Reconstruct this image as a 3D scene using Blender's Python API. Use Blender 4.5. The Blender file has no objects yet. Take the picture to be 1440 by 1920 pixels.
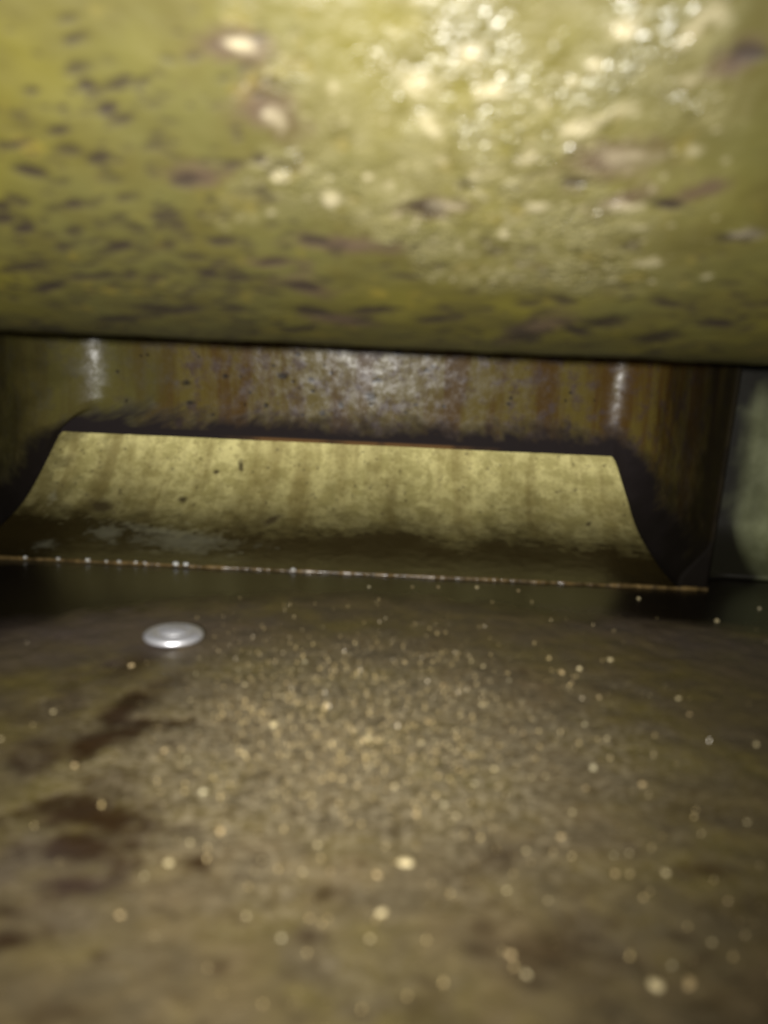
import bpy, bmesh, math, random
import numpy as np
from mathutils import Vector, Matrix
random.seed(7)
rng = np.random.default_rng(11)
scene = bpy.context.scene
C = scene.collection

# ------------------------------------------------------------ camera
CAM_H = 0.100
F_PX = 1390.0
PITCH, ROLL = math.radians(10.0), math.radians(2.6)
fwd = Vector((0, math.cos(PITCH), -math.sin(PITCH)))
r0 = Vector((1, 0, 0)); u0 = Vector((0, math.sin(PITCH), math.cos(PITCH)))
right = r0 * math.cos(ROLL) + u0 * math.sin(ROLL)
up = u0 * math.cos(ROLL) - r0 * math.sin(ROLL)
cam_d = bpy.data.cameras.new('camera')
cam = bpy.data.objects.new('camera', cam_d); C.objects.link(cam)
M = Matrix((right, up, -fwd)).transposed().to_4x4()
M.translation = Vector((0, 0, CAM_H))
cam.matrix_world = M
cam_d.sensor_fit = 'VERTICAL'; cam_d.sensor_height = 36; cam_d.sensor_width = 27
cam_d.lens = 36 * F_PX / 1920
cam_d.clip_start = 0.005; cam_d.clip_end = 50
cam_d.dof.use_dof = True
cam_d.dof.focus_distance = 2.0
cam_d.dof.aperture_fstop = cam_d.lens / 2.75
scene.camera = cam
# ------------------------------------------------------------ world, lamp, exposure
w = bpy.data.worlds.new('World'); scene.world = w; w.use_nodes = True
w.node_tree.nodes['Background'].inputs[0].default_value = (0.75, 0.8, 0.6, 1)
w.node_tree.nodes['Background'].inputs[1].default_value = 0.004
ld = bpy.data.lights.new('flash_lamp', 'SPOT'); lo = bpy.data.objects.new('flash_lamp', ld); C.objects.link(lo)
LAMP = Vector((-0.021, -0.045, 0.105))
lo.location = LAMP
lo.rotation_euler = (Vector((-0.015, 0.40, 0.085)) - LAMP).to_track_quat('-Z', 'Y').to_euler()
ld.energy = 11.0; ld.spot_size = math.radians(90); ld.spot_blend = 1.0; ld.shadow_soft_size = 0.004
ld.color = (1.0, 0.975, 0.93)
scene.view_settings.view_transform = 'Standard'; scene.view_settings.look = 'None'
scene.view_settings.exposure = 0.0; scene.view_settings.gamma = 1.0

# ------------------------------------------------------------ helpers
def ray(px, py):
    d = fwd * F_PX + right * (px - 720) - up * (py - 960)
    return d.normalized()
def on_floor(px, py):
    d = ray(px, py); t = -CAM_H / d.z
    return (d.x * t, d.y * t)
PR, PTAN, PEL = 0.17, 0.27, math.radians(2.5)      # overhead pipe: radius, distance of its silhouette
PCY = PTAN * math.cos(PEL) - PR * math.sin(PEL)
PCZ = CAM_H + PTAN * math.sin(PEL) + PR * math.cos(PEL)
def on_pipe(px, py):                                # -> (x, arc length from the lowest line, + towards the camera)
    d = ray(px, py)
    a = d.y**2 + d.z**2; oy, oz = -PCY, CAM_H - PCZ
    b = 2 * (d.y * oy + d.z * oz); c = oy * oy + oz * oz - PR * PR
    D = max(b * b - 4 * a * c, 0); t = (-b - math.sqrt(D)) / (2 * a)
    y, z = oy + d.y * t, oz + d.z * t
    return (d.x * t, PR * math.atan2(-y, -z))
def blob_mask(P, Q, fn, px, py, rx, ry, ang=0.0, soft=0.5, wob=None):
    """ellipse lying on the surface, smooth edge; P,Q surface coordinates of the vertices"""
    c = np.array(fn(px, py)); a = np.array(fn(px + 4, py)); b = np.array(fn(px, py + 4))
    J = np.stack([(a - c) / 4, (b - c) / 4], 1)
    try: Ji = np.linalg.inv(J)
    except Exception: return np.zeros_like(P)
    dx, dy = P - c[0], Q - c[1]
    u = Ji[0, 0] * dx + Ji[0, 1] * dy; v = Ji[1, 0] * dx + Ji[1, 1] * dy
    ca, sa = math.cos(ang), math.sin(ang)
    uu = (u * ca + v * sa) / rx; vv = (-u * sa + v * ca) / ry
    r = np.sqrt(uu * uu + vv * vv)
    if wob is not None: r = r * np.clip(1 + wob, .45, 4)
    return np.clip((1 + soft - r) / (2 * soft), 0, 1)
def vnoise(x, y, seed=0):
    x0 = np.floor(x).astype(np.int64); y0 = np.floor(y).astype(np.int64)
    fx, fy = x - x0, y - y0
    fx = fx * fx * (3 - 2 * fx); fy = fy * fy * (3 - 2 * fy)
    def h(i, j):
        n = (i * 374761393 + j * 668265263 + seed * 974634777) & 0x7fffffff
        n = ((n ^ (n >> 13)) * 1274126177) & 0x7fffffff
        return ((n ^ (n >> 16)) & 0xffff) / 65535.0
    return (h(x0, y0) * (1 - fx) + h(x0 + 1, y0) * fx) * (1 - fy) + (h(x0, y0 + 1) * (1 - fx) + h(x0 + 1, y0 + 1) * fx) * fy
def fbm(x, y, seed=0, o=4):
    s = 0; a = 1; t = 0
    for k in range(o):
        s = s + a * vnoise(x * 2**k, y * 2**k, seed + k); t += a; a *= .5
    return s / t
def poly_sd(P, Q, pts):
    """signed distance, + inside"""
    pts = np.array(pts); n = len(pts); best = np.full(P.shape, 1e9); ins = np.zeros(P.shape, bool)
    for i in range(n):
        a, b = pts[i], pts[(i + 1) % n]; e = b - a
        t = np.clip(((P - a[0]) * e[0] + (Q - a[1]) * e[1]) / (e @ e), 0, 1)
        best = np.minimum(best, np.hypot(P - a[0] - t * e[0], Q - a[1] - t * e[1]))
        c = (a[1] > Q) != (b[1] > Q)
        with np.errstate(divide='ignore', invalid='ignore'):
            xi = a[0] + (Q - a[1]) * e[0] / (e[1] if e[1] != 0 else 1e-12)
        ins ^= c & (P < xi)
    return np.where(ins, best, -best)
def grid_mesh(name, X, Y, Z, attrs, mat, parent=None, wrap=False):
    nu, nv = X.shape
    co = np.stack([X, Y, Z], -1).reshape(-1, 3).astype(np.float32)
    i = np.arange(nu - 1)[:, None]; j = np.arange(nv - 1)[None, :]
    a = i * nv + j
    f = np.stack([a, a + 1, a + nv + 1, a + nv], -1).reshape(-1, 4)
    me = bpy.data.meshes.new(name)
    me.vertices.add(len(co)); me.vertices.foreach_set('co', co.ravel())
    me.loops.add(f.size); me.loops.foreach_set('vertex_index', f.ravel().astype(np.int32))
    me.polygons.add(len(f)); me.polygons.foreach_set('loop_start', (np.arange(len(f)) * 4).astype(np.int32))
    me.polygons.foreach_set('use_smooth', np.ones(len(f), bool))
    me.update(calc_edges=True); me.validate()
    for k, v in attrs.items():
        at = me.attributes.new(k, 'FLOAT', 'POINT'); at.data.foreach_set('value', v.reshape(-1).astype(np.float32))
    me.materials.append(mat)
    o = bpy.data.objects.new(name, me); C.objects.link(o); o.parent = parent
    return o
def bm_obj(name, bm, mat, parent=None, smooth=True):
    me = bpy.data.meshes.new(name); bm.to_mesh(me); bm.free()
    if smooth: me.polygons.foreach_set('use_smooth', [True] * len(me.polygons))
    me.materials.append(mat)
    o = bpy.data.objects.new(name, me); C.objects.link(o); o.parent = parent
    return o
def tag(o, label=None, cat=None, group=None, kind=None):
    if label: o['label'] = label
    if cat: o['category'] = cat
    if group: o['group'] = group
    if kind: o['kind'] = kind
    return o

# ------------------------------------------------------------ node helpers
class NT:
    def __init__(s, name):
        s.m = bpy.data.materials.new(name); s.m.use_nodes = True
        s.t = s.m.node_tree; s.n = s.t.nodes; s.b = s.n['Principled BSDF']
        s.co = s.n.new('ShaderNodeTexCoord').outputs['Object']
    def link(s, a, b): s.t.links.new(a, b)
    def put(s, sock, v):
        if hasattr(v, 'is_linked') or hasattr(v, 'links'): s.link(v, sock)
        elif isinstance(v, (tuple, list)): sock.default_value = (*v, 1) if len(v) == 3 and sock.type == 'RGBA' else v
        else: sock.default_value = v
    def attr(s, k):
        n = s.n.new('ShaderNodeAttribute'); n.attribute_name = k; return n.outputs['Fac']
    def mapping(s, scale):
        n = s.n.new('ShaderNodeMapping'); s.link(s.co, n.inputs[0]); n.inputs['Scale'].default_value = scale; return n.outputs[0]
    def noise(s, scale, detail=4, rough=.55, stretch=None, dist=0):
        n = s.n.new('ShaderNodeTexNoise'); n.inputs['Scale'].default_value = scale
        n.inputs['Detail'].default_value = detail; n.inputs['Roughness'].default_value = rough; n.inputs['Distortion'].default_value = dist
        s.link(s.mapping(stretch) if stretch else s.co, n.inputs['Vector']); return n.outputs['Fac']
    def voro(s, scale, stretch=None, rnd=1.0):
        n = s.n.new('ShaderNodeTexVoronoi'); n.inputs['Scale'].default_value = scale; n.inputs['Randomness'].default_value = rnd
        s.link(s.mapping(stretch) if stretch else s.co, n.inputs['Vector']); return n.outputs['Distance']
    def rng(s, v, a, b, c=0., d=1.):
        n = s.n.new('ShaderNodeMapRange'); n.interpolation_type = 'SMOOTHSTEP'
        s.put(n.inputs[0], v)
        for k, x in zip((1, 2, 3, 4), (a, b, c, d)): n.inputs[k].default_value = x
        return n.outputs[0]
    def math(s, op, a, b=0.):
        n = s.n.new('ShaderNodeMath'); n.operation = op; s.put(n.inputs[0], a); s.put(n.inputs[1], b); return n.outputs[0]
    def mix(s, f, a, b):
        n = s.n.new('ShaderNodeMix'); n.data_type = 'RGBA'
        s.put(n.inputs[0], f); s.put(n.inputs[6], a); s.put(n.inputs[7], b); return n.outputs[2]
    def mixf(s, f, a, b):
        n = s.n.new('ShaderNodeMix'); s.put(n.inputs[0], f); s.put(n.inputs[2], a); s.put(n.inputs[3], b); return n.outputs[0]
    def bump(s, h, dist, strength=1.0, prev=None):
        n = s.n.new('ShaderNodeBump'); s.put(n.inputs['Strength'], strength); n.inputs['Distance'].default_value = dist
        s.put(n.inputs['Height'], h)
        if prev is not None: s.link(prev, n.inputs['Normal'])
        return n.outputs[0]
    def out(s, col, rough, normal=None, spec=.5, metal=0., coat=None):
        s.put(s.b.inputs['Base Color'], col); s.put(s.b.inputs['Roughness'], rough)
        s.put(s.b.inputs['Specular IOR Level'], spec); s.put(s.b.inputs['Metallic'], metal)
        if normal is not None: s.link(normal, s.b.inputs['Normal'])
        if coat is not None: s.put(s.b.inputs['Coat Weight'], coat); s.b.inputs['Coat Roughness'].default_value = .12
        return s.m

# ------------------------------------------------------------ materials
def mat_pipe():
    t = NT('pipe_paint')
    big = t.rng(t.noise(9, 4), .38, .62); mid = t.noise(55, 5, .6); fine = t.noise(330, 4, .6)
    c = t.mix(big, (.098, .083, .0085), (.066, .060, .017))
    c = t.mix(t.rng(mid, .35, .7), c, (.054, .045, .009))
    c = t.mix(t.math('MULTIPLY', t.rng(t.noise(120, 3), .58, .72), .5), c, (.13, .098, .014))
    wet = t.attr('wet')
    c = t.mix(t.math('MULTIPLY', wet, t.rng(t.noise(150, 5, .65), .35, .65, .25, .9)), c, (.135, .121, .054))
    c = t.mix(t.attr('rust'), c, (.056, .036, .024))
    c = t.mix(t.attr('pit'), c, (.020, .014, .010))
    c = t.mix(t.math('MULTIPLY', t.attr('flake_glint'), t.rng(t.noise(260, 4, .6), .3, .6, .45, 1.)), c, (.36, .315, .20))
    r = t.mixf(wet, t.rng(mid, .3, .7, .5, .62), t.rng(fine, .3, .7, .22, .34))
    n = t.bump(t.noise(70, 3, .5, stretch=(.6, 1, 1)), .0012, .35)
    n = t.bump(t.noise(560, 2, .5), .0030, t.math('MULTIPLY', wet, t.rng(t.noise(45, 3, .6), .35, .65, .18, .75)), n)
    n = t.bump(fine, .0006, t.mixf(wet, .25, .8), n)
    return t.out(c, r, n, spec=t.mixf(wet, .35, 1.), coat=t.math('MULTIPLY', wet, .6))
def mat_floor():
    t = NT('floor_steel')
    big = t.rng(t.noise(16, 4, .6), .35, .65); mid = t.noise(60, 5, .6); fine = t.noise(420, 4, .6)
    c = t.mix(big, (.096, .070, .036), (.094, .074, .022))
    c = t.mix(t.rng(mid, .35, .7), c, (.066, .050, .025))
    c = t.mix(t.math('MULTIPLY', t.attr('speck'), t.rng(fine, .42, .62)), c, (.20, .165, .10))
    c = t.mix(t.math('MINIMUM', t.math('MULTIPLY', t.attr('stain'), 1.3), 1.), c, (.022, .011, .003))
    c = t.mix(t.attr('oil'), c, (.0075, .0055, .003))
    c = t.mix(t.attr('violet'), c, (.07, .052, .050))
    r = t.mixf(t.attr('oil'), t.rng(mid, .3, .7, .42, .6), .24)
    n = t.bump(mid, .0015, t.mixf(t.attr('oil'), .3, .02))
    n = t.bump(fine, .0007, t.mixf(t.attr('oil'), t.mixf(t.attr('speck'), .3, .9), .05), n)
    return t.out(c, r, n, spec=t.mixf(t.attr('oil'), .5, .22))
def mat_wall():
    t = NT('brown_wall_paint')
    st = t.noise(60, 4, .6, stretch=(1, 1, .09)); mid = t.noise(90, 5, .62); fine = t.noise(500, 4, .6)
    c = t.mix(t.rng(st, .40, .60), (.068, .038, .009), (.100, .075, .018))
    c = t.mix(t.rng(mid, .45, .7), c, (.062, .041, .030))
    c = t.mix(t.attr('green'), c, (.085, .085, .028))
    c = t.mix(t.attr('grime_shade'), c, (.018, .014, .014))
    c = t.mix(t.attr('side_shade'), c, (.004, .003, .0018))
    c = t.mix(t.attr('rust'), c, (.20, .105, .035))
    c = t.mix(t.attr('pit'), c, (.014, .010, .007))
    dark_mask = t.math('MAXIMUM', t.attr('grime_shade'), t.attr('side_shade'))
    r = t.mixf(dark_mask, t.rng(mid, .3, .7, .27, .37), .75)
    n = t.bump(t.noise(300, 4, .6), .0003, .13)
    return t.out(c, r, n, spec=t.mixf(dark_mask, t.rng(t.noise(130, 5, .7), .38, .66, .08, .34), .05))
def mat_cove():
    t = NT('cream_yellow_paint')
    st = t.noise(42, 4, .6, stretch=(1, .12, .12)); mid = t.noise(110, 5, .65); fine = t.noise(420, 4, .6)
    c = t.mix(t.rng(t.noise(85, 6, .75), .40, .60), (.76, .68, .29), (.50, .44, .165))
    c = t.mix(t.math('MULTIPLY', t.rng(st, .42, .66), .7), c, (.26, .20, .06))
    c = t.mix(t.math('MULTIPLY', t.rng(fine, .53, .70), .45), c, (.22, .17, .06))
    c = t.mix(t.attr('grime_shade'), c, (.024, .017, .005))
    c = t.mix(t.attr('pale'), c, (.42, .42, .30))
    c = t.mix(t.attr('pit'), c, (.03, .02, .01))
    r = t.mixf(t.attr('grime_shade'), .55, .2)
    n = t.bump(mid, .001, .3); n = t.bump(fine, .0005, .4, n)
    return t.out(c, r, n, spec=.4)
def mat_panel():
    t = NT('pale_green_paint')
    st = t.noise(40, 4, .6, stretch=(1, 1, .1)); mid = t.noise(60, 5, .6)
    c = t.mix(t.rng(mid, .38, .66), (.19, .20, .105), (.14, .148, .07))
    c = t.mix(t.math('MULTIPLY', t.rng(st, .48, .62), .7), c, (.08, .075, .02))
    c = t.mix(t.attr('grime_shade'), c, (.006, .0048, .0025))
    n = t.bump(mid, .001, .3)
    return t.out(c, .5, n, spec=.4)
def mat_plain(name, col, rough, spec=.5, metal=0., nsc=600, var=.35, bmp=.3):
    t = NT(name); no = t.noise(nsc, 4)
    c = t.mix(t.rng(no, .3, .7), col, tuple(x * (1 - var) for x in col))
    return t.out(c, rough, t.bump(no, .0003, bmp), spec=spec, metal=metal)

# ------------------------------------------------------------ floor
def dense(a, b, fa, fb, n, lo, hi, m):
    return np.concatenate([np.linspace(lo, a, m, endpoint=False), np.linspace(a, b, n), np.linspace(b, hi, m + 1)[1:]])
FRONT = 0.377
def cove_z(y):                                       # profile of the cove, fitted to its meeting line with the side wall
    return np.interp(y, CY, CZ)
HALF, CX = 0.1885, -0.033
# cove profile measured from where it meets the side walls
BACK = 0.4915
_y = [0, .014, .027, .040, .056, .072, .087, .100, .109, .1155]
_z = [0, .0009, .0030, .0060, .0105, .0162, .0250, .0360, .0470, .0585]
_t = np.linspace(0, 1, 240)
py_ = np.interp(_t, np.linspace(0, 1, 10), _y); pz_ = np.interp(_t, np.linspace(0, 1, 10), _z)
_k = np.hanning(41); _k /= _k.sum()
py_ = np.convolve(np.r_[np.full(20, 0), py_, py_[-1] + np.arange(1, 21) * .0003], _k, 'valid')
pz_ = np.convolve(np.r_[np.full(20, 0), pz_, pz_[-1] + np.arange(1, 21) * .0006], _k, 'valid')
CY, CZ = FRONT + py_, pz_

X1 = dense(-.26, .26, 0, 0, 620, -1.5, 1.5, 12)
Y1 = dense(.085, .45, 0, 0, 560, -1.2, 1.5, 12)
X, Y = np.meshgrid(X1, Y1, indexing='ij')
w1 = fbm(X * 120, Y * 120, 3) - .5; w2 = fbm(X * 300, Y * 300, 9) - .5
stain = np.zeros_like(X)
for (px, py, rx, ry, an, s) in [(240, 1325, 55, 22, -.3, .9), (190, 1385, 105, 17, -.28, .95), (80, 1400, 60, 18, 0, .6), (150, 1530, 85, 26, .1, .95), (90, 1520, 45, 20, 0, .7),
        (155, 1588, 60, 28, 0, 1.), (140, 1658, 50, 18, -.1, .9), (372, 1617, 24, 14, 0, .8), (15, 1765, 45, 20, 0, .9), (10, 1712, 25, 16, 0, .7), (300, 1285, 60, 16, -.4, .5),
        (608, 1680, 28, 16, -.3, .6), (575, 1757, 22, 14, 0, .6), (412, 1815, 20, 14, -.3, .6), (940, 1603, 45, 20, -.3, .5), (1030, 1785, 60, 55, .3, .55), (1330, 1630, 40, 14, .2, .6),
        (905, 1740, 26, 14, .4, .5), (890, 1780, 26, 14, 0, .5), (1150, 1800, 45, 16, 0, .35), (320, 1815, 30, 14, 0, .2), (255, 1245, 70, 24, -.5, .6), (60, 1345, 40, 12, 0, .4),
        (230, 1452, 30, 12, 0, .4), (490, 1455, 20, 12, 0, .4), (260, 1500, 18, 10, 0, .4), (175, 1465, 20, 10, 0, .5), (30, 1590, 30, 14, 0, .4), (130, 1310, 22, 60, .2, .35), (1390, 1700, 50, 18, 0, .3),
        (50, 1440, 28, 13, 0, .6), (730, 1560, 24, 12, 0, .35), (680, 1620, 22, 11, 0, .35), (1000, 1850, 40, 16, .4, .45), (800, 1880, 36, 14, 0, .35), (540, 1830, 24, 12, 0, .3), (130, 1900, 60, 18, 0, .5),
        (345, 1510, 20, 10, 0, .3), (840, 1445, 30, 8, .1, .25), (450, 1385, 26, 9, 0, .3), (860, 1640, 40, 20, 0, .3), (1290, 1520, 60, 20, 0, .3)]:
    stain = np.maximum(stain, s * blob_mask(X, Y, on_floor, px, py, rx * .98, ry * 1.0, an, .75, w1 * 2.2 + w2 * .8))
for k in range(150):
    px, py = rng.uniform(-40, 1480), 1200 + 760 * rng.uniform(0, 1) ** .8
    r = rng.uniform(4, 16) * (.5 + (py - 1200) / 900)
    stain = np.maximum(stain, rng.uniform(.15, .45) * blob_mask(X, Y, on_floor, px, py, r * rng.uniform(1, 2), r * .7, rng.uniform(-.6, .6), .6, w1))
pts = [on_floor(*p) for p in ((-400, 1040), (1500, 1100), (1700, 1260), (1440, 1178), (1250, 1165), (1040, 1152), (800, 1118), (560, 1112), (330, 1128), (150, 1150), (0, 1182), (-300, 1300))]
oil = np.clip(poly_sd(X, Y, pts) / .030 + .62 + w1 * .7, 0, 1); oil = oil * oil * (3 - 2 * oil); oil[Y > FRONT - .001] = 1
speck = np.clip(blob_mask(X, Y, on_floor, 640, 1340, 380, 150, 0, .6, w1 * .8) + .5 * blob_mask(X, Y, on_floor, 720, 1470, 620, 180, 0, .6, w1), 0, 1)
violet = np.maximum.reduce([.6 * blob_mask(X, Y, on_floor, 150, 1190, 230, 34, -.05, .8, w1), .5 * blob_mask(X, Y, on_floor, 1320, 1205, 200, 26, .2, .8, w1), .3 * blob_mask(X, Y, on_floor, 50, 1660, 120, 60, 0, .8, w1)])
Z = (w1 * .0010 + w2 * .0005) * (1 - oil)
floor = grid_mesh('floor', X, Y, Z, dict(stain=stain, oil=oil, speck=speck, violet=violet), mat_floor())
tag(floor, 'brown oily steel floor with dark stains and a black wet band at the back', 'floor', kind='structure')

# ------------------------------------------------------------ overhead pipe
TH1 = dense(-.25, 1.25, 0, 0, 620, -math.pi, math.pi, 50)   # angle from lowest line towards the camera
Xp, Th = np.meshgrid(dense(-.24, .24, 0, 0, 640, -1.2, 1.2, 10), TH1, indexing='ij')
S = Th * PR
w1 = fbm(Xp * 140, S * 140, 21) - .5; w2 = fbm(Xp * 420, S * 420, 33) - .5; w3 = fbm(Xp * 45, S * 45, 5) - .5
def B(px, py, rx, ry, an=0., s=.45, wb=1.2): return blob_mask(Xp, S, on_pipe, px, py, rx, ry, an, s, w1 * wb + w2 * .8)
pit = np.zeros_like(Xp); rust = np.zeros_like(Xp); flake_glint = np.zeros_like(Xp)
for a in [(190, 295, 22, 11), (30, 270, 30, 9), (345, 340, 30, 12), (305, 405, 28, 9), (415, 452, 32, 8), (135, 382, 20, 7), (140, 432, 18, 8), (225, 460, 24, 8), (115, 243, 18, 9), (135, 75, 22, 11),
          (60, 170, 16, 7), (590, 455, 35, 8), (515, 490, 40, 8), (455, 520, 28, 7), (560, 535, 38, 10), (390, 510, 18, 6), (290, 522, 20, 6), (790, 385, 36, 9), (770, 518, 24, 5), (1060, 565, 26, 8),
          (990, 570, 24, 7), (1250, 570, 36, 9), (1130, 605, 40, 10), (985, 632, 36, 12), (1225, 635, 50, 12), (1080, 620, 30, 9), (1415, 100, 40, 12), (1380, 445, 34, 8), (1250, 385, 30, 7), (0, 385, 22, 9),
          (5, 410, 20, 10), (345, 582, 40, 6), (590, 588, 40, 7), (300, 580, 50, 7), (440, 580, 26, 7), (560, 620, 30, 5), (215, 600, 40, 5), (870, 345, 20, 7), (1080, 342, 30, 6), (55, 500, 60, 7), (170, 520, 60, 6),
          (820, 600, 40, 6), (700, 580, 50, 6), (1350, 610, 40, 8), (230, 152, 16, 6), (200, 205, 14, 8), (160, 165, 14, 7), (265, 430, 14, 6), (60, 320, 26, 8), (45, 430, 22, 8), (95, 540, 40, 7), (740, 655, 50, 5)]:
    pit = np.maximum(pit, rng.uniform(.75, 1.) * B(*a, rng.uniform(-.2, .2)))
for k in range(460):                                  # small corrosion pits, denser on the left and towards the underside
    left = k % 3 != 0
    px = rng.uniform(-60, 560) if left else rng.uniform(-60, 1500)
    py = (rng.uniform(0, 1) ** .6 * 640) if left else rng.uniform(440, 675)
    r = rng.uniform(5, 14)
    pit = np.maximum(pit, rng.uniform(.25, .85) * B(px, py, r * rng.uniform(1, 1.7), r * .6 * (1 if py < 480 else .6), rng.uniform(-.3, .3), .6))
for a in [(440, 88, 70, 30, .1), (490, 205, 60, 40, .2), (370, 330, 62, 20, -.05), (650, 460, 105, 12, .03), (1140, 300, 75, 30, -.2), (820, 385, 60, 12, 0), (510, 490, 50, 10, 0), (1170, 375, 50, 12, -.3), (570, 535, 50, 14, .3),
          (1385, 110, 50, 18, -.5), (1310, 360, 50, 12, -.3), (640, 600, 60, 10, .1), (1000, 620, 70, 14, -.3)]:
    rust = np.maximum(rust, .85 * B(*a, .6))
for a in [(505, 215, 28, 22, .4), (440, 85, 22, 9, .2), (770, 160, 30, 26, .4), (932, 172, 42, 22, .1), (805, 235, 30, 12, .7), (1070, 240, 50, 12, -.5), (1110, 235, 46, 12, -.5), (1160, 210, 40, 14, -.3), (1115, 122, 22, 18, -.4),
          (1170, 60, 20, 18, 0), (1290, 68, 40, 13, -.8), (1342, 32, 18, 18, 0), (880, 105, 18, 15, 0), (1000, 293, 18, 9, -.3), (845, 385, 28, 9, .1), (1165, 388, 30, 8, 0), (1160, 295, 44, 18, 0), (945, 440, 14, 12, 0),
          (1215, 495, 34, 7, 0), (1325, 518, 20, 8, -.3), (860, 465, 8, 12, 0), (1295, 150, 14, 12, 0), (1020, 195, 14, 14, 0), (1070, 155, 22, 12, -.6), (900, 365, 28, 10, .6), (890, 330, 16, 20, .3), (1300, 285, 14, 10, 0),
          (625, 165, 16, 14, 0), (690, 330, 12, 10, 0), (520, 335, 14, 10, 0), (620, 375, 12, 12, 0), (830, 300, 12, 12, 0), (1380, 440, 26, 7, 0), (1200, 425, 20, 8, 0), (1000, 390, 26, 10, 0), (730, 345, 14, 14, 0), (1010, 20, 20, 10, 0)]:
    a = (a[0], a[1], a[2] * .72, a[3] * .72, a[4]); flake_glint = np.maximum(flake_glint, rng.uniform(.35, .9) * B(*a, .6, 2.2))
for k in range(620):  # tiny pale dots painted in as glints on the wet patch
    px = rng.normal(860, 230); py = rng.uniform(-20, 530)
    if px < 430 or px > 1380 or (px < 800 and py > 430): continue
    r = rng.uniform(1.6, 5)
    flake_glint = np.maximum(flake_glint, rng.uniform(.1, .55) * B(px, py, r * 1.2, r * .8, rng.uniform(-.8, 0), .7))
wp = [on_pipe(*p) for p in ((400, -250), (400, 60), (520, 170), (545, 245), (440, 300), (405, 380), (425, 425), (530, 440), (770, 448), (795, 515), (850, 530), (960, 543), (1150, 562), (1290, 550), (1370, 500), (1400, 380), (1390, 150), (1420, -250))]
sd = poly_sd(Xp, S, wp)
wet = np.clip((sd + w3 * .010) / .003 + .3 + w2 * 1.6 + w1 * 1.5, 0, 1)
xr, xe = on_pipe(1180, 300)[0], on_pipe(1470, 300)[0]
wet *= np.clip(.85 + w3 * 1.8, .35, 1) * np.clip((xe - Xp) / (xe - xr) + w3 * 2, 0, 1)
rad = PR + w3 * .0016 + w1 * .0004 - pit * .0003 + flake_glint * .0002
pipe = grid_mesh('painted_pipe', Xp, PCY - rad * np.sin(Th), PCZ - rad * np.cos(Th), dict(pit=pit, rust=rust, flake_glint=flake_glint, wet=wet), mat_pipe())
tag(pipe, 'large yellow green painted pipe overhead, pitted with rust spots and a shiny scraped wet patch', 'pipe')

# ------------------------------------------------------------ housing: wall, cove, bead
housing = bpy.data.objects.new('machine_housing', None); C.objects.link(housing)
housing.location = (CX, FRONT, 0)
tag(housing, 'brown painted housing with rounded corners and a cream yellow curved sill at its foot', 'housing')
TH_END = 0.0165                                       # thickness of the side posts
def half_path(H, rx, rf, outer, rn=.002):
    """plan of one side: outer edge, post corner, side, filleted corner, up to the middle of the back"""
    D = BACK - FRONT; P = []
    def seg(a, b, n): P.extend([(a[0] + (b[0] - a[0]) * q, a[1] + (b[1] - a[1]) * q) for q in np.linspace(0, 1, n, endpoint=False)])
    seg((outer, .05), (outer, .0015), 16); seg((outer, .0015), (outer - .0015, 0), 4); seg((outer - .0015, 0), (H + rn, 0), 12)
    P.extend([(H + rn - rn * math.sin(a), rn - rn * math.cos(a)) for a in np.linspace(0, math.pi / 2, 10, endpoint=False)])
    seg((H, rn), (H, D - rf), 130)
    P.extend([(H - rx + rx * math.cos(a), D - rf + rf * math.sin(a)) for a in np.linspace(0, math.pi / 2, 70, endpoint=False)])
    seg((H - rx, D), (0, D), 190)
    return P
def u_path(r, l):
    a, b = half_path(*r), half_path(*l)
    P = np.array(a + [(0, BACK - FRONT)] + [(-x, y) for x, y in reversed(b)])
    return P[:, 0], P[:, 1]
OUT = HALF + TH_END
ux, uy = u_path((HALF, .007, .028, OUT), (HALF, .007, .028, OUT))
vx, vy = u_path((HALF + .0135, .029, .029, OUT), (HALF + .0005, .045, .045, OUT))
us = np.r_[0, np.cumsum(np.hypot(np.diff(ux), np.diff(uy)))]
nx = np.gradient(uy, us); ny = -np.gradient(ux, us)   # one of the two normals
_k = np.hanning(9); _k /= _k.sum()
nx = np.convolve(np.pad(nx, 4, 'edge'), _k, 'valid'); ny = np.convolve(np.pad(ny, 4, 'edge'), _k, 'valid')
L = np.hypot(nx, ny) + 1e-9; nx, ny = nx / L, ny / L  # outward = away from the bay
# going right -> back -> left: outward on the right side must be +x
if nx[np.argmin(abs(us - .12))] < 0: nx, ny = -nx, -ny
WTOP = .42; NR = .0045
rows = []
g = np.concatenate([np.linspace(0, 1, 110) * .065, np.linspace(.065, 1, 12)[1:] * (1)])   # height above nose centre (m, then fraction)
zc = np.interp(FRONT + uy, CY, CZ) + NR * .6
zc = np.where(uy < .001, NR * .6, zc)
XX, YY, ZZ, GG, inwall = [], [], [], [], []
for a in np.linspace(math.radians(80), 0, 8, endpoint=False):      # rolled nose, turning under and away
    k = NR * (1 - math.cos(a)) * np.clip((uy - .002) / .01, 0, 1); h = -NR * math.sin(a)
    XX.append(ux + nx * k); YY.append(uy + ny * k); ZZ.append(zc + h); GG.append(np.full_like(ux, 0.0) + h)
def lerp(v):
    f = min(max(v / .024, 0), 1); f = f * f * (3 - 2 * f); return ux + (vx - ux) * f, uy + (vy - uy) * f
for v in np.linspace(0, .075, 110):
    a, b = lerp(v); XX.append(a); YY.append(b); ZZ.append(zc + v); GG.append(np.full_like(ux, v))
for f in np.linspace(0, 1, 12)[1:]:
    XX.append(vx); YY.append(vy); z = zc + .075 + (WTOP - zc - .075) * f; ZZ.append(z); GG.append(z - zc)
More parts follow.
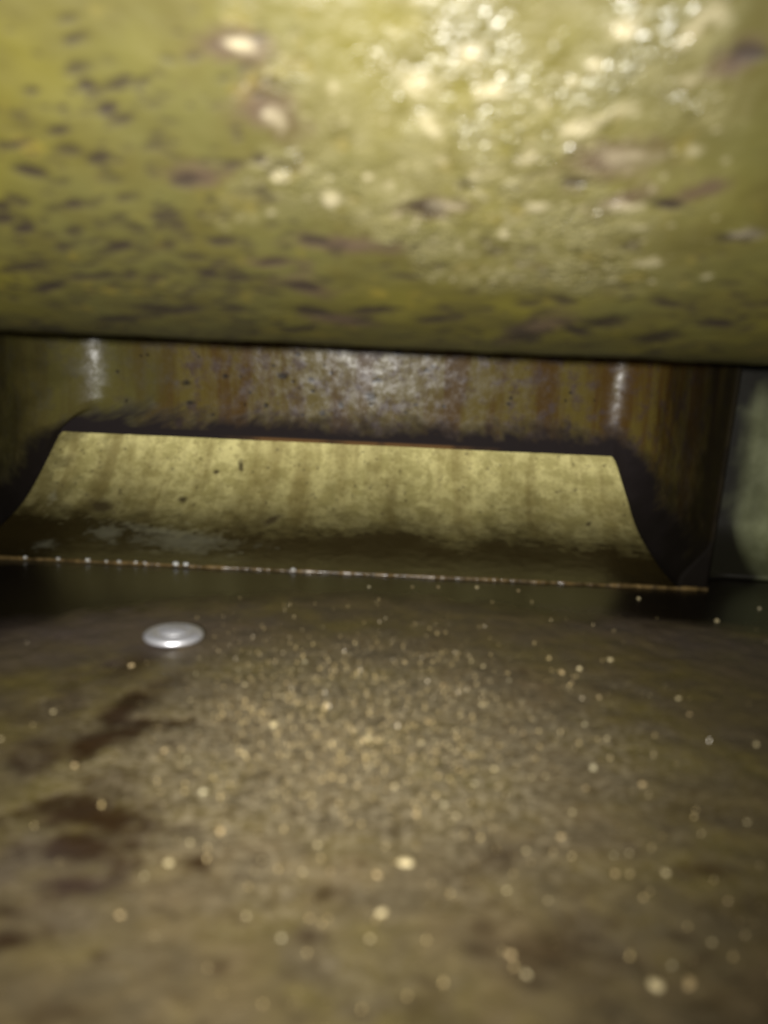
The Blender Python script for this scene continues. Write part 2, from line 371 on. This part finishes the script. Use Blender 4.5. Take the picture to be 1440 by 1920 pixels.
Xw, Yw, Zw, Gw = (np.array(a).T for a in (XX, YY, ZZ, GG)); LEAN = .070 * np.clip(Gw, 0, 1)
Sw = np.repeat(us[:, None], Xw.shape[1], 1)
n1 = fbm(Sw * 90, Zw * 90, 41) - .5; n2 = fbm(Sw * 260, Zw * 260, 45) - .5; n3 = fbm(Sw * 30, Zw * 12, 48) - .5
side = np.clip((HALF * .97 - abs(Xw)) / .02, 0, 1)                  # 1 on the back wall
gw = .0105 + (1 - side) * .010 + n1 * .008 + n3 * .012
grime_shade = np.clip((gw - Gw) / .016 + .55 + n2 * .55 + n1 * .3, 0, 1) ** .9  # foot band: grime, with the shade of the rolled nose painted in
grime_shade = np.maximum(grime_shade, (Gw < .003) * 1.0)
post = np.clip((.006 - Yw) / .006 + n1, 0, 1); side_shade = np.maximum(post * .97, np.clip((.100 - Yw) / .085 + n1 * .6, 0, 1) ** .7 * .93)  # posts blackened; grazing shade painted into the side walls towards the front
pit = np.zeros_like(Xw)
def on_back(px, py):
    d = ray(px, py); t = BACK / d.y; return (d.x * t - CX, CAM_H + d.z * t)
bk = Yw > BACK - FRONT - .002
for a in [(352, 718, 8, 5, 0), (357, 755, 7, 4, 0), (532, 705, 9, 5, 0), (585, 712, 6, 5, 0), (695, 745, 9, 9, 0), (800, 695, 5, 3, 0), (640, 760, 5, 6, 0), (745, 660, 9, 5, 0), (425, 705, 5, 4, 0), (710, 712, 5, 4, 0),
          (500, 760, 5, 4, 0), (605, 775, 5, 4, 0), (560, 665, 4, 3, 0)] + [(rng.uniform(180, 1120), rng.uniform(650, 790), rng.uniform(2, 4), rng.uniform(2, 3.5), 0) for _ in range(36)]:
    pit = np.maximum(pit, bk * blob_mask(Xw, Zw, on_back, *a, .5, n2 * 1.2) * .9)
green = np.clip((-.10 - Xw) / .05 + n3 * 2, 0, 1) * .55
off = n1 * .00025 + n2 * .0001 - pit * .00005
wall = grid_mesh('wall', Xw + nx[:, None] * -off, Yw - LEAN + ny[:, None] * -off, Zw, dict(grime_shade=grime_shade, pit=pit, green=green, side_shade=side_shade, rust=np.clip((.0008 - Gw) / .0008, 0, 1) * (Gw > -.0035) * np.clip(n3 * 7 + .1, 0, 1) * (Yw > .1) * np.clip((Xw + .08) / .03, 0, 1) * np.clip((.11 - Xw) / .03, 0, 1) * .55), mat_wall(), housing)

xc = np.linspace(-HALF - .004, HALF + .004, 640)
Xc, Yc = np.meshgrid(xc, py_, indexing='ij'); _, Zc = np.meshgrid(xc, pz_, indexing='ij')
n1 = fbm(Xc * 80, Zc * 80 + Yc * 60, 61) - .5; n2 = fbm(Xc * 260, (Zc + Yc) * 220, 66) - .5; n3 = fbm(Xc * 25, Yc * 0 + 3.3, 69) - .5
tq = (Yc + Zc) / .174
grime_shade = np.clip((1.04 - tq + n1 * .10 + n3 * .22 + n2 * .14) / .72, 0, 1) ** 1.1  # shade of the curve painted in with the grime, darker towards the foot
grime_shade = np.maximum(grime_shade, .65 * np.clip((-HALF + .035 - Xc) / .03 + n1 * 2, 0, 1))
def on_cove(px, py):
    d = ray(px, py)
    ys = FRONT + py_; ts = ys / d.y; zr = CAM_H + d.z * ts
    i = int(np.argmax(zr[:-1] < pz_[:-1])); i = max(i, 1)
    t = ts[i]; return (d.x * t - CX, float(py_[i] + pz_[i]))
Qc = Yc + Zc
pit = np.zeros_like(Xc)
for a in [(452, 875, 4, 9, 0), (342, 938, 8, 5, 0), (1103, 983, 5, 4, 0), (405, 885, 5, 3, 0), (190, 950, 18, 14, 0), (510, 975, 14, 8, -.4)] + [(rng.uniform(80, 1180), rng.uniform(840, 990), rng.uniform(1.5, 3.5), rng.uniform(1.5, 3.5), 0) for _ in range(80)]:
    pit = np.maximum(pit, blob_mask(Xc, Qc, on_cove, *a, .5, n2 * 1.2) * (.85 if a[2] > 3.6 else .5))
pale = np.zeros_like(Xc)
for a in [(200, 1000, 24, 10, 0), (320, 1000, 90, 6, .1), (85, 1022, 16, 5, -.3), (370, 1012, 50, 8, .1), (100, 930, 6, 8, 0), (340, 1015, 60, 16, .1)]:
    pale = np.maximum(pale, .22 * blob_mask(Xc, Qc, on_cove, *a, .7, n2 * 2))
cove = grid_mesh('curved_sill', Xc, Yc + n1 * .0006, Zc + n1 * .0006, dict(grime_shade=grime_shade, pit=pit, pale=pale), mat_cove(), housing)
tag(cove, 'cream yellow curved sill with dark wet foot, its shade painted in')

# sealant bead along the foot of the sill
bead_t = np.linspace(-HALF - .02, HALF + TH_END * .9, 900); ang = np.linspace(0, 2 * math.pi, 15)
rb = .0009 * (.15 + 1.7 * fbm(bead_t * 140, bead_t * 0, 77)) 
Xb = np.repeat(bead_t[:, None], 15, 1); yw = (fbm(bead_t * 60, bead_t * 0 + 5, 78) - .5) * .0012
Yb = (yw[:, None] - .0018) + rb[:, None] * np.cos(ang)[None] * 1.1; Zb = .0006 + rb[:, None] * np.sin(ang)[None]
bead = grid_mesh('sealant_bead', Xb, Yb, Zb, {}, mat_plain('amber_sealant', (.13, .085, .030), .3, .6, nsc=300, var=.7, bmp=.6), housing)
tag(bead, 'thin glistening amber bead along the foot of the sill')

# ------------------------------------------------------------ neighbouring pale green panel on the right
pxn = np.linspace(0, 1, 120)
rp = .02
pathx, pathy = [], []
for a in np.linspace(math.pi, math.pi / 2, 30): pathx.append(.1715 + rp + rp * math.cos(a)); pathy.append(FRONT + .035 + rp * math.sin(a))
for q in np.linspace(0, 1, 120)[1:]: pathx.append(.1915 + .35 * q); pathy.append(FRONT + .055 - .02 * q)
pathx, pathy = np.array(pathx), np.array(pathy)
zz = np.concatenate([np.linspace(0, .13, 130), np.linspace(.13, .42, 8)[1:]])
Xq = np.repeat(pathx[:, None], len(zz), 1); Zq = np.repeat(zz[None], len(pathx), 0)
foot = np.clip((.03 - Zq) / .03, 0, 1)
Yq = np.repeat(pathy[:, None], len(zz), 1) - .03 * foot ** 2
n1 = fbm(Xq * 60, Zq * 60, 81) - .5; n3 = fbm(Xq * 90, Zq * 14, 85) - .5
def on_panel(px, py):
    d = ray(px, py); t = (FRONT + .054) / d.y; return (d.x * t, CAM_H + d.z * t)
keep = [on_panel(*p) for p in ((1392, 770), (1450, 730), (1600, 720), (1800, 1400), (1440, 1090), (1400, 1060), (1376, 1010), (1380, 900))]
g = 1 - np.clip(poly_sd(Xq, Zq, keep) / .024 + .30 + n1 * .5 + n3 * .9, 0, 1)  # near-black outside the lit area: shade painted in, along with foot grime
panel = grid_mesh('side_panel', Xq, Yq, Zq, dict(grime_shade=g * .99), mat_panel())
sm = panel.modifiers.new('thickness', 'SOLIDIFY'); sm.thickness = .003
tag(panel, 'pale green painted panel standing dimly lit to the right of the brown housing', 'panel')

# ------------------------------------------------------------ bright metal stud
stud = bpy.data.objects.new('steel_stud', None); C.objects.link(stud)
sx, sy = on_floor(326, 1200); stud.location = (sx, sy, .0003)
tag(stud, 'small shiny domed steel stud on a round washer, standing on the brown floor', 'stud')
mst = mat_plain('polished_steel', (.96, .96, 1.0), .40, .9, .8, nsc=900, var=.08, bmp=.1)
def lathe(prof, n=48):
    bm = bmesh.new(); rings = []
    for r, z in prof:
        rings.append([bm.verts.new((r * math.cos(2 * math.pi * k / n), r * math.sin(2 * math.pi * k / n), z)) for k in range(n)])
    for a, b in zip(rings, rings[1:]):
        for k in range(n): bm.faces.new((a[k], a[(k + 1) % n], b[(k + 1) % n], b[k]))
    bm.faces.new(rings[-1])
    return bm
K = .0110
rt = .0019
ring = [(K - rt * 1.7 + rt * 1.7 * math.cos(a), rt * .9 + rt * .9 * math.sin(a)) for a in np.linspace(-.5, math.pi * .80, 20)] + [(K * .50, rt * 1.1)]
bm_obj('washer', lathe(ring), mst, stud)
bm_obj('domed_head', lathe([(K * .52 * math.cos(a), rt * 1.0 + .0030 * math.sin(a)) for a in np.linspace(0, math.pi / 2 * .97, 20)]), mst, stud)

# ------------------------------------------------------------ grit
mats = [mat_plain('pale_grit', (.44, .36, .19), .45, .5, nsc=1500), mat_plain('amber_grit', (.42, .31, .15), .45, .5, nsc=1500), mat_plain('grey_grit', (.36, .31, .18), .45, .5, nsc=1500)]
def grain_mesh(seed, mat, el=1.0):
    bm = bmesh.new(); bmesh.ops.create_icosphere(bm, subdivisions=2, radius=1)
    r = random.Random(seed)
    ph = [r.uniform(0, 6) for _ in range(4)]
    for v in bm.verts:
        k = 1 + .16 * math.sin(3 * v.co.x + ph[0]) + .14 * math.sin(4 * v.co.y + ph[1]) + .1 * math.sin(5 * v.co.z + ph[2])
        v.co = Vector((v.co.x * k * el, v.co.y * k, v.co.z * k * .7))
    me = bpy.data.meshes.new('grit_grain'); bm.to_mesh(me); bm.free()
    me.polygons.foreach_set('use_smooth', [True] * len(me.polygons)); me.materials.append(mat); return me
gms = [grain_mesh(k, mats[[0, 0, 1, 0, 2, 1][k % 6]]) for k in range(12)]
SPECIAL = {
 (760, 1620, 22, 11): 'largest pale cream grain lying alone in the middle of the near floor',
 (1228, 1850, 22, 15): 'left one of the two big pale flakes lying as a pair at the near right',
 (1292, 1848, 18, 17): 'right one of the two big pale flakes lying as a pair at the near right',
 (690, 1385, 9, 8): 'bright amber grain shining in the middle of the speckled patch',
 (1112, 1441, 11, 8): 'bright pale grain lying alone to the right of the speckled patch',
 (246, 1249, 8, 6): 'small cream grain just in front and left of the shiny stud',
 (1144, 1238, 8, 7): 'rightmost of three cream grains in a short row on the far floor',
 (1086, 1255, 8, 6): 'middle of three cream grains in a short row on the far floor',
 (1053, 1262, 9, 6): 'leftmost of three cream grains in a short row on the far floor',
 (512, 1360, 13, 10): 'cream grain in the brightest cluster left of centre in the speckled patch',
 (382, 1486, 11, 8): 'pale grain in front of the shiny stud, left edge of the speckled patch',
 (414, 1559, 11, 10): 'round pale yellow grain between the dark stains and the centre, the farther of two',
 (317, 1619, 11, 10): 'round pale yellow grain beside a small dark spot, nearer than its twin',
 (715, 1713, 13, 12): 'round white grain lying nearest the camera in the middle',
}
gl = [(497, 1412, 8, 7), (458, 1414, 8, 7), (352, 1425, 8, 7), (308, 1408, 8, 7), (538, 1415, 7, 6), (557, 1443, 8, 6), (665, 1320, 7, 6), (608, 1358, 9, 6), (571, 1241, 7, 5), (538, 1281, 7, 6), (514, 1268, 6, 5),
      (460, 1285, 8, 5), (830, 1285, 8, 7), (903, 1322, 7, 6), (954, 1277, 6, 6), (980, 1376, 7, 7), (884, 1240, 6, 5), (906, 1250, 6, 5), (803, 1355, 7, 6), (843, 1403, 8, 7), (878, 1402, 7, 6), (775, 1420, 9, 7),
      (790, 1393, 8, 6), (927, 1443, 9, 7), (822, 1456, 8, 7), (740, 1475, 10, 9), (832, 1510, 11, 10), (780, 1528, 10, 9), (856, 1530, 9, 8), (1073, 1525, 9, 8), (1052, 1570, 10, 9), (986, 1597, 10, 9),
      (1150, 1605, 9, 9), (1154, 1638, 11, 10), (1248, 1637, 14, 11), (1272, 1311, 10, 7), (1292, 1340, 8, 7), (1418, 1397, 12, 8), (1096, 1359, 8, 6), (1124, 1308, 6, 6), (1138, 1385, 8, 7), (1180, 1600, 7, 6),
      (707, 1642, 10, 9), (694, 1760, 12, 11), (527, 1760, 12, 11), (226, 1716, 11, 10), (514, 1489, 8, 7), (357, 1580, 9, 8), (958, 1790, 12, 10), (987, 1828, 12, 11), (890, 1470, 8, 7), (1205, 1472, 9, 7),
      (100, 1335, 7, 6), (2, 1387, 8, 7), (140, 1436, 12, 8), (1335, 1768, 11, 10), (1260, 1810, 10, 9), (1098, 1478, 8, 6), (950, 1670, 11, 9), (1028, 1690, 9, 8), (580, 1722, 9, 8), (462, 1718, 8, 8),
      (271, 1643, 8, 7), (620, 1635, 8, 8), (567, 1635, 7, 7), (595, 1585, 9, 8), (1365, 1690, 8, 8), (1400, 1542, 8, 7), (692, 1101, 6, 3), (822, 1101, 6, 3), (894, 1102, 8, 3), (956, 1065, 6, 4), (1017, 1073, 6, 4),
      (1197, 1123, 7, 4), (773, 1101, 5, 3), (1344, 1165, 7, 4), (1424, 1142, 8, 5), (972, 1108, 6, 3), (412, 1052 + 5, 5, 3), (603, 1070, 5, 3)]
gl = [g for g in gl if g[1] > 1095]
for k in range(190):
    for _ in range(50):
        px, py = rng.normal(650, 190), rng.normal(1340, 85)
        if 1195 < py < 1620 and px > 280: break
    r = rng.uniform(2.6, 6.0) * (.6 + (py - 1150) / 700); gl.append((px, py, r, r * .85))
gi = 0
def region_label(px, py):
    if 280 < px < 1080 and 1180 < py < 1500: return 'small pale grain of grit in the dense speckled patch on the floor'
    if py < 1200: return 'tiny pale grain of grit on the far edge of the floor, close to the sill'
    if px <= 540: return 'small pale grain of grit on the stained near left of the floor'
    if px >= 1080: return 'small pale grain of grit on the bare right side of the floor'
    return 'small pale grain of grit on the near middle of the floor'
def add_grain(px, py, rx, ry, label=None, me=None):
    global gi
    x, y = on_floor(px, py); d = math.hypot(math.hypot(x, y), CAM_H)
    s = rx / F_PX * d * (.58 if label else random.uniform(.34, .50))
    o = bpy.data.objects.new('grit_grain', me or gms[gi % 12]); gi += 1; C.objects.link(o)
    o.location = (x, y, s * .35); o.scale = (s, s * 1.0, s); o.rotation_euler = (0, 0, random.uniform(0, 6.28))
    tag(o, label or region_label(px, py), 'grit', 'pale grit grains scattered over the floor')
    return o
for g, lab in SPECIAL.items(): add_grain(*g, lab)
for g in gl[:270]: add_grain(*g)
for o in [o for o in C.objects if o.get('label', '').find('big pale flakes') > 0]:
    s = o.scale.x; lft = o['label'].startswith('left'); o.scale = (s * 1.15, s * .6, s * .6); o.rotation_euler = (0, 0, -.7 if lft else 1.0)
for o in [o for o in C.objects if o.get('label', '').startswith('largest pale')]:
    s = o.scale.x; o.scale = (s, s * .75, s * .7); o.rotation_euler = (0, 0, 0)

# fine grit that nobody could count: one mesh of tiny facets
bm = bmesh.new()
for k in range(1900):
    if k % 7: px, py = rng.normal(650, 215), rng.normal(1335, 95)
    else: px, py = rng.uniform(-40, 1480), rng.uniform(1150, 1940)
    if py < 1120 or py > 1940: continue
    if px < 280 + 120 * (py < 1400) and k % 6: continue
    x, y = on_floor(px, py); r = .00010 + .00042 * rng.uniform() ** 2.6 
    a0 = rng.uniform(0, 6); top = bm.verts.new((x, y, r * 1.1 + .0004))
    vs = [bm.verts.new((x + r * math.cos(a0 + q * 1.257) * rng.uniform(.7, 1.2), y + r * math.sin(a0 + q * 1.257) * rng.uniform(.7, 1.2), -.0003)) for q in range(5)]
    for q in range(5): bm.faces.new((vs[q], vs[(q + 1) % 5], top))
fg = bm_obj('fine_grit', bm, mat_plain('fine_tan_grit', (.46, .35, .16), .3, .7), None, False)
tag(fg, 'dusting of fine tan grit over the brown floor', 'grit', kind='stuff')

# ------------------------------------------------------------ water drops on the bead
md = NT('clear_drop'); md.b.inputs['Transmission Weight'].default_value = .6
mdrop = md.out((.75, .75, .72), .06, None, .9)
bm = bmesh.new(); bmesh.ops.create_uvsphere(bm, u_segments=20, v_segments=12, radius=1)
dme = bpy.data.meshes.new('water_drop'); bm.to_mesh(dme); bm.free(); dme.polygons.foreach_set('use_smooth', [True] * len(dme.polygons)); dme.materials.append(mdrop)
DR = [(330, 1058, 1.5, 'larger bright water drop on the amber bead behind the shiny stud, left of a pair'), (349, 1058, 1.4, 'bright water drop on the amber bead behind the shiny stud, right of a pair'),
      (165, 1053, 1.1, None), (224, 1055, 1.0, None), (110, 1050, .9, None), (255, 1056, .8, None), (272, 1056, .8, None), (550, 1066, 1.0, None), (48, 1048, .9, None), (200, 1054, .7, None)]
for px, py, r, lab in DR:
    d = ray(px, py); t = (FRONT - .0025) / d.y
    o = bpy.data.objects.new('water_drop', dme); C.objects.link(o); r *= .0008
    o.location = (d.x * t, FRONT - .0030, .0012 + r * .5); o.scale = (r * 1.3, r, r)
    tag(o, lab or 'tiny glinting water drop on the thin amber bead at the left', 'water drop', 'water drops on the amber bead')
